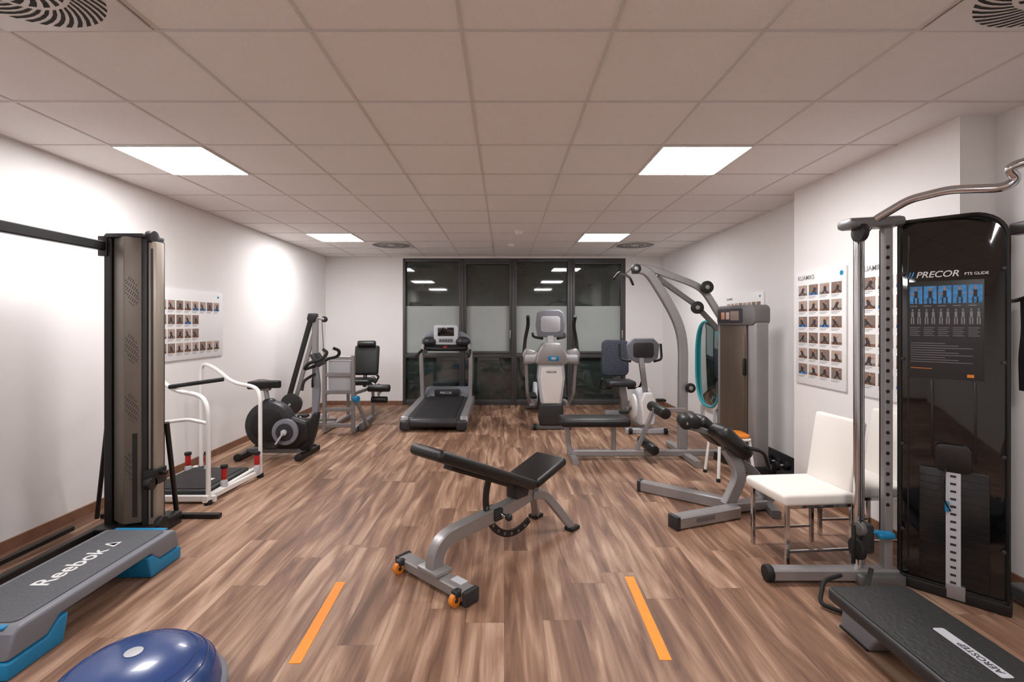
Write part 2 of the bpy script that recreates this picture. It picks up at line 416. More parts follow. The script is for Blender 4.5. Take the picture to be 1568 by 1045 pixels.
# ---------------------------------------------------------------- aerobic step (left)
g = G('aerobic_step',(-2.125,2.37,0))
prof=[(-.50,.07),(-.475,.165),(-.45,.185),(.45,.185),(.475,.165),(.50,.07),(.33,.07),(.27,.125),(-.27,.125),(-.33,.07)]
prism(g,'deck_body',prof,'yz',-.20,.20,'mgrey',.014,3)
prism(g,'tread',rrect(-.165,-.43,.165,.43,.03),'xy',.183,.190,'deck',.002)
for s_ in (1,-1):
    bp_=[(s_*.505,0),(s_*.503,.068),(s_*.335,.068),(s_*.28,.118),(s_*.235,.118),(s_*.26,.0)]
    prism(g,'riser_%d'%(s_>0),bp_,'yz',-.205,.205,'blue',.01,3)
    box(g,'clip_%d'%(s_>0),(0.0,s_*.455,.182),(.30,.03,.010),'blue')
text(g,'logo','Reebok',.115,(.035,-.17,.1905),(0,0,90),'twhite')
text(g,'logo_mark','\u0394',.09,(.03,.22,.1905),(0,0,90),'twhite')

# balance dome
g = G('balance_dome_trainer',(-1.315,1.715,0))
g.e.scale=(.96,.96,.96)
lathe(g,'platform',[(0,0),(.26,0),(.295,.02),(.305,.035),(.305,.05),(.29,.058),(0,.058)],'mgrey')
pr=[(.285,.05)]
for k in range(0,19):
    a=R(90*k/18); pr.append((.283*math.cos(a)**.8 if k<18 else 0,.055+.175*math.sin(a)))
lathe(g,'dome',pr,'bluerub',n=64)
for r_ in (.2,.235,.262): 
    z_=.055+.175*math.sqrt(max(0,1-(r_/.283)**2.5))
    lathe(g,'ridge_%d'%int(r_*1000),[(r_-.003,z_-.004),(r_,z_+.003),(r_+.003,z_-.004)],'bluerub')
cyl(g,'valve_label',(0.0,.0,.2305),(0.0,.0,.232),.030,'lgrey',bevel=.0005)

# ---------------------------------------------------------------- centre bench
g = G('adjustable_weight_bench',(-.37,2.57,0),rot=48)
rtube(g,'front_foot',[(0,-.27,.045),(0,.27,.045)],.085,.055,'silver')
box(g,'foot_plate',(.0,0,.085),(.11,.16,.02),'silver')
for s_ in (-1,1):
    box(g,'foot_cap_%d'%(s_+1),(0,s_*.275,.04),(.10,.03,.075),'dark',bevel=.01)
    cyl(g,'wheel_%d'%(s_+1),(-.065,s_*.23-.014,.032),(-.065,s_*.23+.014,.032),.032,'orange')
    cyl(g,'wheel_hub_%d'%(s_+1),(-.065,s_*.23-.016,.032),(-.065,s_*.23+.016,.032),.012,'dark')
    box(g,'wheel_guard_%d'%(s_+1),(-.05,s_*.23,.06),(.05,.045,.035),'dark',bevel=.012)
    rtube(g,'rear_leg_%d'%(s_+1),[(.80,s_*.02,.27),(.90,s_*.05,.26),(1.06,s_*.15,.02)],.05,.055,'silver',fillet=.06)
    box(g,'rear_pad_%d'%(s_+1),(1.065,s_*.155,.012),(.09,.07,.024),'rubber',bevel=.006)
rtube(g,'spine',[(0,0,.07),(.0,0,.15),(.06,0,.225),(.60,0,.245),(.86,0,.285)],.065,.085,'silver',fillet=.08,side=(0,1,0))
box(g,'seat_mast',(.80,0,.33),(.10,.07,.10),'silver',rot=(0,-12,0),bevel=.01)
box(g,'pivot_bracket',(.68,0,.33),(.12,.09,.09),'dark',bevel=.012)
pad(g,'backrest',(.325,0,.545),(.86,.27,.062),rot=(0,24,0),b=.026)
pad(g,'seat',(.885,0,.415),(.34,.26,.06),rot=(0,-15,0),b=.026)
box(g,'back_rail',(.37,0,.487),(.60,.07,.04),'black',rot=(0,24,0))
box(g,'back_board',(.335,0,.512),(.78,.2,.012),'dark',rot=(0,24,0))
box(g,'seat_rail',(.87,0,.378),(.26,.06,.03),'black',rot=(0,-15,0))
arc=[(.66+.27*math.cos(R(a)),0,.34+.27*math.sin(R(a))) for a in range(152,306,7)]
sweep(g,'adjustment_arc',arc,rect(.016,.042),'black',0,side=(0,1,0))
for a in range(190,300,14):
    cyl(g,'notch_%d'%a,(.66+.27*math.cos(R(a)),-.011,.34+.27*math.sin(R(a))),(.66+.27*math.cos(R(a)),.011,.34+.27*math.sin(R(a))),.010,'dsilver')
box(g,'arc_guide',(.46,0,.245),(.07,.10,.07),'dark',bevel=.01)
cyl(g,'lock_pin',(.46,-.05,.25),(.46,-.11,.25),.012,'chrome')
ball(g,'lock_knob',(.46,-.12,.25),(.022,.022,.022),'black')
box(g,'label',(.02,-.17,.0735),(.05,.08,.002),'lgrey',bevel=0)

# ---------------------------------------------------------------- functional trainer (right)
def functional():
    g = G('functional_trainer',(2.2,2.4,0),world=True)
    def shroud(c,ang,k):
        Mx = Matrix.Translation((c[0],c[1],0)) @ Matrix.Rotation(R(ang),4,'Z')
        made=[]
        class T: pass
        t = T(); t.world=False; t.e=g.e
        P='stack%d_'%k; hw=.205
        made.append(prism(t,P+'shroud',rrect(-hw,.05,hw,1.93,[.02,.02,.13,.03],8),'xz',0,.22,'gloss',.012,3))
        o=rrect(-hw+.004,.055,hw-.004,1.925,[.02,.02,.125,.03],8)
        pts=[(x_,-.004,z_) for x_,z_ in o]
        made.append(sweep(t,P+'edge_frame',pts,rect(.02,.018,.3),'gloss2',0,side=(0,1,0),closed=True))
        made.append(box(t,P+'inner_left',(-.165,-.002,1.0),(.006,.004,1.7),'gloss2',bevel=0))
        made.append(box(t,P+'guide_rod_a',(-.07,-.003,.9),(.010,.004,.40),'gloss2',bevel=.001))
        made.append(box(t,P+'guide_rod_b',(.09,-.003,.9),(.010,.004,.40),'gloss2',bevel=.001))
        made.append(box(t,P+'weight_stack',(.01,-.004,.36),(.26,.010,.58),'gloss2',bevel=.003))
        for i in range(15):
            made.append(box(t,P+'weight_gap_%d'%i,(.01,-.0095,.09+i*.037),(.26,.002,.003),'black',bevel=0))
        made.append(prism(t,P+'stack_head',rrect(-.06,.64,.08,.78,.03),'xz',-.02,.0,'black',.006))
        made.append(box(t,P+'number_strip',(.01,-.0125,.36),(.056,.005,.62),'lgrey',bevel=.001))
        for i in range(15):
            made.append(box(t,P+'number_%d'%i,(.01,-.0155,.09+i*.038),(.022,.002,.011),'dark',bevel=0))
        made.append(tube(t,P+'selector_cord',[(-.015,-.03,.66),(-.03,-.05,.58),(-.02,-.05,.50),(.0,-.03,.45)],.004,'black'))
        made.append(box(t,P+'selector_pin',(-.012,-.03,.47),(.016,.02,.05),'blue'))
        made.append(box(t,P+'placard',(-.022,-.004,1.355),(.285,.004,.50),'dark',bevel=.001))
        qs=[]
        def q(x0,z0,x1,z1,mi,o_=0): qs.append(([(x0,-.0065-o_,z0),(x1,-.0065-o_,z0),(x1,-.0065-o_,z1),(x0,-.0065-o_,z1)],mi))
        for i in range(5):
            x0=-.158+i*.0555
            q(x0,1.490,x0+.050,1.580,0)
            q(x0+.018,1.52,x0+.032,1.555,1,.001); q(x0+.014,1.49,x0+.02,1.52,1,.001); q(x0+.030,1.49,x0+.036,1.52,1,.001); q(x0+.021,1.557,x0+.029,1.572,4,.001)
            q(x0+.006+.03*(i%2),1.535,x0+.020+.02*(i%2),1.542,4,.001)
            q(x0,1.476,x0+.03,1.480,2)
            for v in (0,1):
                a=x0+v*.026; q(a+.006,1.42,a+.016,1.448,2); q(a+.008,1.452,a+.014,1.462,2); q(a+.004,1.385,a+.009,1.418,2); q(a+.013,1.385,a+.018,1.418,2)
            for l in range(5): q(x0,1.365-l*.010,x0+.042-.008*(l%2),1.3675-l*.010,2)
        for l in range(9): q(-.155,1.285-l*.012,-.02+.10*((l*7)%3)/2,1.2875-l*.012,2)
        q(-.155,1.155,-.07,1.158,3); q(.06,1.120,.085,1.135,3)
        made.append(quads(t,P+'placard_print',qs,['sky','pdark','tgrey','orange','tan']))
        made.append(text(t,P+'logo','PRECOR',.044,(-.135,-.006,1.625),(90,0,0),'twhite',shear=.25))
        made.append(text(t,P+'logo_sub','FTS GLIDE',.019,(.05,-.006,1.628),(90,0,0),'twhite'))
        made.append(text(t,P+'logo_mark','//',.044,(-.165,-.006,1.625),(90,0,0),'sky'))
        made.append(box(t,P+'base',(0,.11,.028),(.43,.26,.056),'black',bevel=.01))
        made.append(box(t,P+'base_trim',(.02,-.012,.045),(.07,.02,.07),'silver'))
        for z_ in (.3,.75,1.2,1.65):
            made.append(cyl(t,P+'bolt_%d'%int(z_*100),(.188,-.012,z_),(.188,-.002,z_),.010,'dark'))
            made.append(cyl(t,P+'bolt_l_%d'%int(z_*100),(-.188,-.012,z_),(-.188,-.002,z_),.010,'dark'))
        for o_ in made: o_.data.transform(Matrix.Translation((-g.loc.x,-g.loc.y,0)) @ Mx)
    shroud((2.25,2.435),-46.2,0)
    shroud((2.25,1.065),-133.8,1)
    for k,f in enumerate((lambda v:v, lambda v:3.5-v)):
        n='mast%d_'%k
        def p(x_,y_,z_): return (x_,f(y_),z_)
        tube(g,n+'chrome',[p(1.915,2.615,.05),p(1.915,2.615,1.92)],.022,'chrome')
        tube(g,n+'chrome_b',[p(1.965,2.65,.05),p(1.965,2.65,1.92)],.010,'chrome')
        rtube(g,n+'rail',[p(2.055,2.60,.04),p(2.055,2.60,1.92)],.045,.045,'silver',side=(1,0,0))
        for i in range(26):
            cyl(g,n+'hole_%d'%i,p(2.045,2.577,.42+i*.055),p(2.045,2.574,.42+i*.055),.010,'black',bevel=0,n=12)
        box(g,n+'head',p(1.965,2.59,1.925),(.30,.12,.055),'dsilver',bevel=.022,rot=(0,-3,0))
        cyl(g,n+'head_pulley',p(1.87,2.56,1.87),p(1.90,2.56,1.87),.05,'black')
        tube(g,n+'cable',[p(1.88,2.55,1.85),p(1.88,2.55,.25)],.003,'black',n=6)
        tube(g,n+'cable_b',[p(1.99,2.56,1.88),p(1.99,2.56,.25)],.003,'black',n=6)
        rtube(g,n+'foot',[p(1.43,2.60,.045),p(2.10,2.60,.045)],.07,.06,'silver')
        cyl(g,n+'foot_cap',p(1.40,2.60,.045),p(1.44,2.60,.045),.044,'rubber',bevel=.01)
        box(g,n+'base',p(1.99,2.60,.03),(.24,.14,.06),'dsilver',bevel=.01)
        box(g,n+'carriage',p(1.93,2.60,.24),(.075,.09,.16),'dark',bevel=.02)
        cyl(g,n+'pulley_a',p(1.865,2.57,.19),p(1.89,2.57,.19),.055,'rubber')
        cyl(g,n+'pulley_b',p(1.875,2.56,.30),p(1.90,2.56,.30),.035,'dsilver')
        tube(g,n+'pulley_guard',[p(1.85,2.56,.12),p(1.84,2.54,.22),p(1.85,2.56,.32)],.010,'black')
        tube(g,n+'lever',[p(1.96,2.57,.28),p(2.03,2.54,.28)],.013,'blue')
        pad(g,n+'lever_grip',p(2.01,2.545,.27),(.09,.035,.035),'blue')
        sweep(g,n+'handle_strap',[p(1.90,2.50,.12),p(1.84,2.46,.02),p(1.78,2.38,.012),p(1.72,2.36,.012),p(1.70,2.44,.012),p(1.80,2.47,.03)],rect(.022,.006),'rubber',.03)
        tube(g,n+'strap_grip',[p(1.78,2.385,.018),p(1.70,2.36,.018)],.015,'rubber')
        tube(g,n+'floor_handle',[p(1.72,2.47,.10),p(1.60,2.42,.10),p(1.54,2.36,.02),p(1.60,2.30,.015),p(1.66,2.27,.015)],.010,'rubber',fillet=.03)
    half=[(1.925,2.60,1.86),(1.95,2.56,1.93),(2.03,2.42,2.01),(2.10,2.28,2.02),(2.20,2.125,1.985),(2.235,2.10,2.02),(2.185,2.105,2.065),(2.26,2.04,2.09)]
    full=half+[(x_,3.5-y_,z_) for x_,y_,z_ in half[::-1]]
    tube(g,'pull_up_bar',full,.020,'chrome',fillet=.04,n=16)
    rtube(g,'rear_beam',[(2.56,2.42,.06),(2.56,1.08,.06)],.08,.06,'dsilver')
    rtube(g,'rear_beam_top',[(2.56,2.42,1.86),(2.56,1.08,1.86)],.06,.06,'dsilver')
    tube(g,'accessory_hook',[(2.50,2.40,1.50),(2.585,2.45,1.50),(2.60,2.40,1.52)],.010,'black')
    sweep(g,'hanging_strap',[(2.595,2.41,1.51),(2.61,2.42,1.35),(2.585,2.41,1.22),(2.60,2.42,1.05)],rect(.035,.01),'rubber',.04)
functional()

# ---------------------------------------------------------------- black step (right front)
g = G('aerobic_step',(1.67,1.74,0))
prism(g,'deck_body',rrect(-.19,-.49,.19,.49,.035),'xy',.125,.178,'dark',.012,3)
prism(g,'tread',rrect(-.178,-.478,.178,.478,.03),'xy',.176,.183,'deckb',.002)
for s_ in (1,-1):
    lp=[(s_*.47,.0),(s_*.455,.13),(s_*.20,.13),(s_*.27,.05),(s_*.30,0)]
    prism(g,'support_%d'%(s_>0),lp,'yz',-.135,.135,'mgrey',.012,3)
    box(g,'foot_strip_%d'%(s_>0),(0,s_*.385,.006),(.28,.17,.012),'rubber')
prism(g,'label',rrect(.02,-.10,.065,.17,.008),'xy',.1832,.1842,'lgrey',0)
text(g,'label_text','AEROSTEP',.034,(.053,-.08,.1844),(0,0,90),'pdark')

# ---------------------------------------------------------------- chairs
def chair(loc, rot, sd=.44, wd=.38):
    g = G('upholstered_chair',loc,rot)
    pad(g,'seat',(0,0,.395),(sd,wd,.065),'wleather',b=.02)
    pad(g,'backrest',(sd/2-.005,0,.62),(.05,wd-.02,.42),'wleather',rot=(0,9,0),b=.02)
    h=wd/2-.03
    for sx in (-1,1):
        for sy in (-1,1):
            rtube(g,'leg_%d%d'%(sx+1,sy+1),[(sx*(sd/2-.035),sy*h,0),(sx*(sd/2-.035),sy*h,.37)],.022,.022,'chrome')
    for sy in (-1,1):
        rtube(g,'rail_side_%d'%(sy+1),[(-sd/2+.035,sy*h,.355),(sd/2-.035,sy*h,.355)],.018,.025,'chrome')
        rtube(g,'stretcher_%d'%(sy+1),[(-sd/2+.035,sy*h,.10),(sd/2-.035,sy*h,.10)],.014,.014,'chrome')
        rtube(g,'back_post_%d'%(sy+1),[(sd/2-.02,sy*(h-.02),.35),(sd/2+.005,sy*(h-.02),.5)],.018,.018,'chrome')
chair((1.775,2.90,0),5,.46)
chair((2.245,3.02,0),3,.40)

# ---------------------------------------------------------------- cable multi gym (right mid)
def multigym():
    g = G('lat_pulldown_machine',(1.6,4.95,0),world=True)
    Y=5.05
    rtube(g,'main_arch',[(1.86,Y,0.02),(1.87,Y,1.20),(1.80,Y,1.45),(1.58,Y,1.82),(1.48,Y,1.95),(1.34,Y,1.95)],.07,.09,'silver',fillet=.2,side=(0,1,0))
    rtube(g,'top_boom',[(1.34,Y,1.96),(1.48,Y,1.975),(1.98,Y,1.80),(2.10,Y,1.72),(2.26,Y-.05,1.42)],.05,.065,'silver',fillet=.12,side=(0,1,0))
    rtube(g,'boom_brace',[(1.60,Y+.05,1.88),(2.02,Y+.05,1.58),(2.26,Y+.05,1.32)],.04,.05,'dsilver',fillet=.05,side=(0,1,0))
    for i,(x_,z_) in enumerate(((2.09,1.76),(1.99,1.55),(1.36,1.95),(1.92,.72))):
        r_=.065 if i<2 else .05
        cyl(g,'pulley_%d'%i,(x_,Y-.085,z_),(x_,Y-.055,z_),r_,'black'); cyl(g,'pulley_hub_%d'%i,(x_,Y-.09,z_),(x_,Y-.05,z_),.022,'silver')
    tube(g,'lat_bar',[(1.07,Y-.35,1.82),(1.14,Y-.25,1.89),(1.26,Y,1.90),(1.38,Y+.25,1.89),(1.44,Y+.35,1.82)],.014,'black',fillet=.05)
    tube(g,'lat_cable',[(1.31,Y-.06,1.95),(1.26,Y-.02,1.90)],.004,'black')
    rtube(g,'floor_beam',[(.70,4.95,.06),(2.20,4.95,.06)],.06,.06,'silver')
    rtube(g,'floor_cross',[(1.86,4.62,.035),(1.86,5.45,.035)],.07,.06,'silver')
    rtube(g,'bench_leg_front',[(.64,4.95,.36),(.66,4.95,.12),(.72,4.95,.05)],.05,.05,'silver',fillet=.06,side=(0,1,0))
    rtube(g,'bench_foot',[(.70,4.72,.025),(.70,5.18,.025)],.06,.045,'silver')
    rtube(g,'bench_leg_rear',[(1.12,4.95,.36),(1.12,4.95,.06)],.045,.045,'silver',side=(0,1,0))
    rtube(g,'bench_beam',[(.62,4.95,.35),(1.20,4.95,.35)],.05,.04,'silver')
    pad(g,'bench_pad',(.91,4.92,.395),(.70,.30,.085))
    rtube(g,'lever',[(1.35,4.95,.08),(1.45,4.95,.30),(1.52,4.95,.48)],.04,.04,'silver',side=(0,1,0))
    cyl(g,'roller_low',(1.47,4.72,.14),(1.47,5.18,.14),.05,'leather',bevel=.015)
    cyl(g,'roller_high',(1.58,4.72,.50),(1.58,5.18,.50),.055,'leather',bevel=.015)
    rtube(g,'roller_arm',[(1.86,4.95,.50),(1.52,4.95,.50)],.04,.04,'silver',side=(0,1,0))
    c=Vector((2.24,4.62)); ang=-78
    Mx=Matrix.Translation((c.x,c.y,0)) @ Matrix.Rotation(R(ang),4,'Z')
    class T: pass
    t=T(); t.world=False; t.e=g.e
    mk=[]
    mk.append(prism(t,'stack_shroud',rrect(-.28,.08,.11,1.50,.02),'xz',0,.14,'brown',.01))
    mk.append(prism(t,'stack_window',rrect(-.13,.14,.09,1.28,.01),'xz',-.004,.0,'brown',.001))
    mk.append(prism(t,'stack_head',rrect(-.30,1.37,.24,1.56,.05),'xz',-.02,.15,'dsilver',.012))
    mk.append(prism(t,'column',rrect(.125,.06,.235,1.40,.02),'xz',-.005,.14,'silver',.03,4))
    mk.append(box(t,'column_rear',(-.305,.07,.74),(.05,.12,1.36),'silver',bevel=.015))
    mk.append(prism(t,'placard_panel',rrect(-.27,1.39,.08,1.53,.02),'xz',-.026,-.02,'pdark',.001))
    mk.append(box(t,'placard_a',(-.19,-.028,1.46),(.05,.004,.07),'tan',bevel=.001))
    mk.append(box(t,'placard_b',(-.02,-.028,1.46),(.12,.004,.09),'pbg2',bevel=.001))
    mk.append(box(t,'placard_c',(-.12,-.028,1.46),(.05,.004,.07),'pbg',bevel=.001))
    mk.append(box(t,'handle',(.10,-.015,.98),(.025,.03,.16),'black',bevel=.01))
    mk.append(box(t,'base',(-.03,.08,.04),(.60,.24,.08),'black',bevel=.01))
    for o_ in mk: o_.data.transform(Matrix.Translation((-g.loc.x,-g.loc.y,0)) @ Mx)
    tube(g,'cable_down',[(2.20,Y-.08,1.44),(2.20,Y-.08,.1)],.004,'black')
multigym()

# low tray beside tower
g = G('dumbbell_tray',(2.50,4.66,0))
prism(g,'tray',[(-.04,.0),(.14,0),(.14,.16),(.12,.16),(.10,.05),(-.02,.05)],'xz',-.36,.2,'rubber',.006)
for k in range(3): 
    cyl(g,'dumbbell_grip_%d'%k,(-.02,-.24+.14*k,.085),(.09,-.24+.14*k,.085),.014,'chrome')
    for e_ in (-.01,.08): cyl(g,'dumbbell_head_%d_%d'%(k,e_>0),(e_-.02,-.24+.14*k,.085),(e_+.02,-.24+.14*k,.085),.035,'rubber')

# back extension bench
def backext():
    g = G('back_extension_bench',(1.45,3.55,0),world=True)
    rtube(g,'foot_near',[(1.16,3.27,.045),(1.66,3.46,.045)],.09,.085,'silver')
    box(g,'foot_cap',(1.150,3.266,.045),(.03,.095,.09),'dark',rot=(0,0,21))
    box(g,'foot_label',(1.38,3.306,.05),(.16,.004,.03),'dsilver',rot=(0,0,21),bevel=0)
    rtube(g,'foot_far',[(1.14,4.0,.045),(1.66,3.60,.045)],.075,.085,'silver')
    box(g,'foot_far_cap',(1.13,4.007,.045),(.03,.08,.09),'dark',rot=(0,0,-38))
    rtube(g,'foot_rear',[(1.60,3.53,.045),(1.98,3.62,.045)],.09,.07,'silver')
    rtube(g,'foot_rear_cross',[(1.93,3.42,.03),(2.02,3.84,.03)],.06,.06,'dsilver')
    rtube(g,'mast',[(1.63,3.53,.06),(1.75,3.56,.28),(1.66,3.60,.46)],.06,.09,'silver',fillet=.10,side=(-.2,.97,0))
    rtube(g,'mast_front',[(1.98,3.60,.06),(1.86,3.58,.28),(1.72,3.58,.38)],.05,.06,'dsilver',fillet=.08,side=(-.2,.97,0))
    pad(g,'hip_pad',(1.66,3.55,.52),(.30,.22,.11),rot=(0,42,8),b=.045)
    pad(g,'hip_pad_far',(1.62,3.84,.54),(.30,.20,.11),rot=(0,42,8),b=.045)
    cyl(g,'roller_a',(1.36,3.60,.64),(1.39,3.76,.64),.05,'leather',bevel=.02)
    cyl(g,'roller_b',(1.45,3.66,.63),(1.50,3.92,.63),.05,'leather',bevel=.02)
    tube(g,'roller_axle',[(1.36,3.60,.64),(1.44,3.92,.64)],.012,'chrome')
    rtube(g,'pad_carrier',[(1.40,3.70,.60),(1.56,3.68,.56),(1.78,3.64,.38)],.05,.04,'dsilver')
    tube(g,'handle',[(1.74,3.44,.50),(1.84,3.42,.48),(1.90,3.46,.34)],.014,'black')
backext()

# white stool with orange seat
g = G('step_stool',(2.03,4.36,0))
for i,(sx,sy) in enumerate(((-1,-1),(1,-1),(-1,1),(1,1))):
    tube(g,'leg_%d'%i,[(sx*.16,sy*.14,.0),(sx*.13,sy*.10,.37)],.013,'white')
    cyl(g,'foot_%d'%i,(sx*.16,sy*.14,.0),(sx*.158,sy*.138,.03),.018,'rubber')
tube(g,'ring',[(-.14,-.12,.36),(.14,-.12,.36),(.14,.12,.36),(-.14,.12,.36),(-.14,-.10,.36)],.012,'white',fillet=.04)
prism(g,'seat',rrect(-.13,-.11,.15,.11,.05),'xy',.37,.40,'orange',.01,3)

# ---------------------------------------------------------------- treadmill
def treadmill():
    g = G('treadmill',(-.905,6.2,0))
    prism(g,'deck_frame',[( -.02,.05),(.06,.17),(1.5,.22),(1.5,.05)],'yz',-.38,.38,'dark',.02,3)
    for s_ in (-1,1):
        prism(g,'side_rail_%d'%(s_+1),[(-.01,.10),(.05,.185),(1.52,.235),(1.52,.10)],'yz',s_*.385-.05,s_*.385+.05,'silver',.015,3)
        box(g,'end_cap_%d'%(s_+1),(s_*.36,-.01,.08),(.14,.10,.13),'dark',bevel=.03,seg=3)
        rtube(g,'upright_%d'%(s_+1),[(s_*.37,1.40,.15),(s_*.385,1.34,.85),(s_*.36,1.36,1.06)],.06,.10,'silver',fillet=.1,side=(1,0,0))
        tube(g,'handrail_%d'%(s_+1),[(s_*.37,1.38,.98),(s_*.385,1.10,.93),(s_*.385,.90,.90)],.022,'rubber')
        ball(g,'cup_%d'%(s_+1),(s_*.26,1.36,1.10),(.12,.14,.08),'dark')
        cyl(g,'wheel_%d'%(s_+1),(s_*.3,1.84,.05),(s_*.36,1.84,.05),.05,'rubber')
    prism(g,'belt',[(-.015,.14),(.0,.17),(.06,.185),(1.52,.235),(1.52,.20),(.06,.14)],'yz',-.27,.27,'rubber',.004)
    cyl(g,'rear_roller',(-.30,.0,.11),(.30,.0,.11),.06,'dark',bevel=.01)
    prism(g,'motor_hood',[(1.44,.20),(1.50,.30),(1.62,.36),(1.85,.34),(1.92,.2),(1.90,.04),(1.44,.04)],'yz',-.36,.36,'mgrey',.04,4)
    prism(g,'hood_panel',rrect(-.2,.24,.2,.34,.02),'xz',1.44,1.49,'dark',.004)
    prism(g,'console_body',rrect(-.34,.95,.34,1.17,.07),'xz',1.34,1.46,'dark',.03,4)
    prism(g,'console_arch',[(-.37,.92),(-.40,1.06),(-.34,1.20),(-.24,1.26),(.24,1.26),(.34,1.20),(.40,1.06),(.37,.92),(.30,.92),(.31,1.05),(.25,1.16),(-.25,1.16),(-.31,1.05),(-.30,.92)],'xz',1.36,1.43,'mgrey',.015,3)
    prism(g,'display_housing',rrect(-.19,1.05,.19,1.36,.05),'xz',1.30,1.36,'lgrey',.015,3)
    prism(g,'display_screen',rrect(-.125,1.19,.125,1.32,.01),'xz',1.294,1.30,'gloss',.001)
    box(g,'display_keys',(0,1.296,1.12),(.22,.006,.06),'mgrey')
    for i in range(5): box(g,'key_%d'%i,(-.08+i*.04,1.290,1.12),(.022,.006,.022),'dark')
    tube(g,'front_grip',[(-.30,1.30,1.0),(-.15,1.20,.99),(.15,1.20,.99),(.30,1.30,1.0)],.022,'rubber',fillet=.1)
    box(g,'stop_key',(0,1.22,1.02),(.05,.03,.03),'red')
    text(g,'deck_logo','PRECOR',.05,(-.11,1.436,.27),(90,0,0),'lgrey')
treadmill()

# ---------------------------------------------------------------- elliptical
def elliptical():
    g = G('elliptical_trainer',(.62,6.3,0))
    prism(g,'front_shroud',[(-.13,.30),(-.18,.66),(-.165,.92),(-.10,1.04),(.10,1.04),(.165,.92),(.18,.66),(.13,.30),(.10,.22),(-.10,.22)],'xz',.0,.30,'lgrey',.045,4)
    prism(g,'front_insert',[(-.10,.34),(-.145,.66),(-.13,.82),(.13,.82),(.145,.66),(.10,.34)],'xz',-.012,.02,'white',.015,3)
    prism(g,'lower_shroud',[(-.16,.05),(-.15,.34),(.15,.34),(.16,.05)],'xz',-.02,.34,'dark',.03,3)
    prism(g,'cowl',[(-.21,.86),(-.19,1.00),(-.11,1.13),(.11,1.13),(.19,1.00),(.21,.86),(.14,.84),(-.14,.84)],'xz',-.03,.22,'silver',.03,4)
    box(g,'badge',(.02,-.034,.93),(.14,.012,.06),'blue',bevel=.004)
    box(g,'badge_b',(.02,-.042,.93),(.06,.006,.03),'lgrey',bevel=.002)
    text(g,'logo','PRECOR',.035,(-.07,-.016,.74),(90,0,0),'pdark')
    rtube(g,'foot_front',[(-.26,.05,.03),(.26,.05,.03)],.09,.05,'dsilver')
    rtube(g,'rear_foot',[(-.28,1.55,.03),(.28,1.55,.03)],.09,.05,'dsilver')
    rtube(g,'center_beam',[(0,.25,.08),(0,1.55,.06)],.12,.06,'dark')
    rtube(g,'mast',[(0,.14,1.02),(0,.22,1.28)],.09,.06,'silver',side=(1,0,0))
    prism(g,'console_back',[(-.17,1.20),(-.20,1.36),(-.18,1.53),(-.12,1.57),(.12,1.57),(.18,1.53),(.20,1.36),(.17,1.20)],'xz',.17,.24,'mgrey',.025,4)
    prism(g,'console_grille',rrect(-.13,1.27,.13,1.48,.04),'xz',.160,.18,'lgrey',.006)
    for s_ in (-1,1):
        n='side%d_'%(s_+1)
        cyl(g,n+'shoulder',(s_*.17,.10,.93),(s_*.35,.10,.93),.075,'lgrey',bevel=.02)
        prism(g,n+'fin',[(s_*.20,.86),(s_*.36,.84),(s_*.38,.98),(s_*.34,1.06),(s_*.20,1.02)],'xz',.04,.20,'silver',.025,3)
        cyl(g,n+'hub_cap',(s_*.35,.10,.93),(s_*.38,.10,.93),.05,'dark',bevel=.01)
        tube(g,n+'moving_handle',[(s_*.36,.12,.95),(s_*.34,.16,1.18),(s_*.30,.12,1.36),(s_*.31,.02,1.48)],.024,'rubber',fillet=.08)
        tube(g,n+'fixed_handle',[(s_*.10,.24,1.18),(s_*.22,.34,1.20),(s_*.22,.48,1.24)],.018,'rubber')
        rtube(g,n+'swing_arm',[(s_*.33,.12,.90),(s_*.31,.20,.45),(s_*.27,.35,.30)],.04,.06,'silver',side=(1,0,0))
        rtube(g,n+'pedal_bar',[(s_*.25,.32,.28),(s_*.22,1.35,.26)],.05,.05,'silver')
        box(g,n+'pedal',(s_*.22,.85,.32),(.15,.38,.05),'rubber',bevel=.02,seg=3)
        cyl(g,n+'crank_cover',(s_*.10,1.35,.26),(s_*.16,1.35,.26),.2,'lgrey',bevel=.015)
        cyl(g,n+'wheel',(s_*.20,-.01,.04),(s_*.24,-.01,.04),.04,'rubber')
    box(g,'rear_housing',(0,1.35,.24),(.2,.36,.38),'dark',bevel=.05,seg=4)
elliptical()

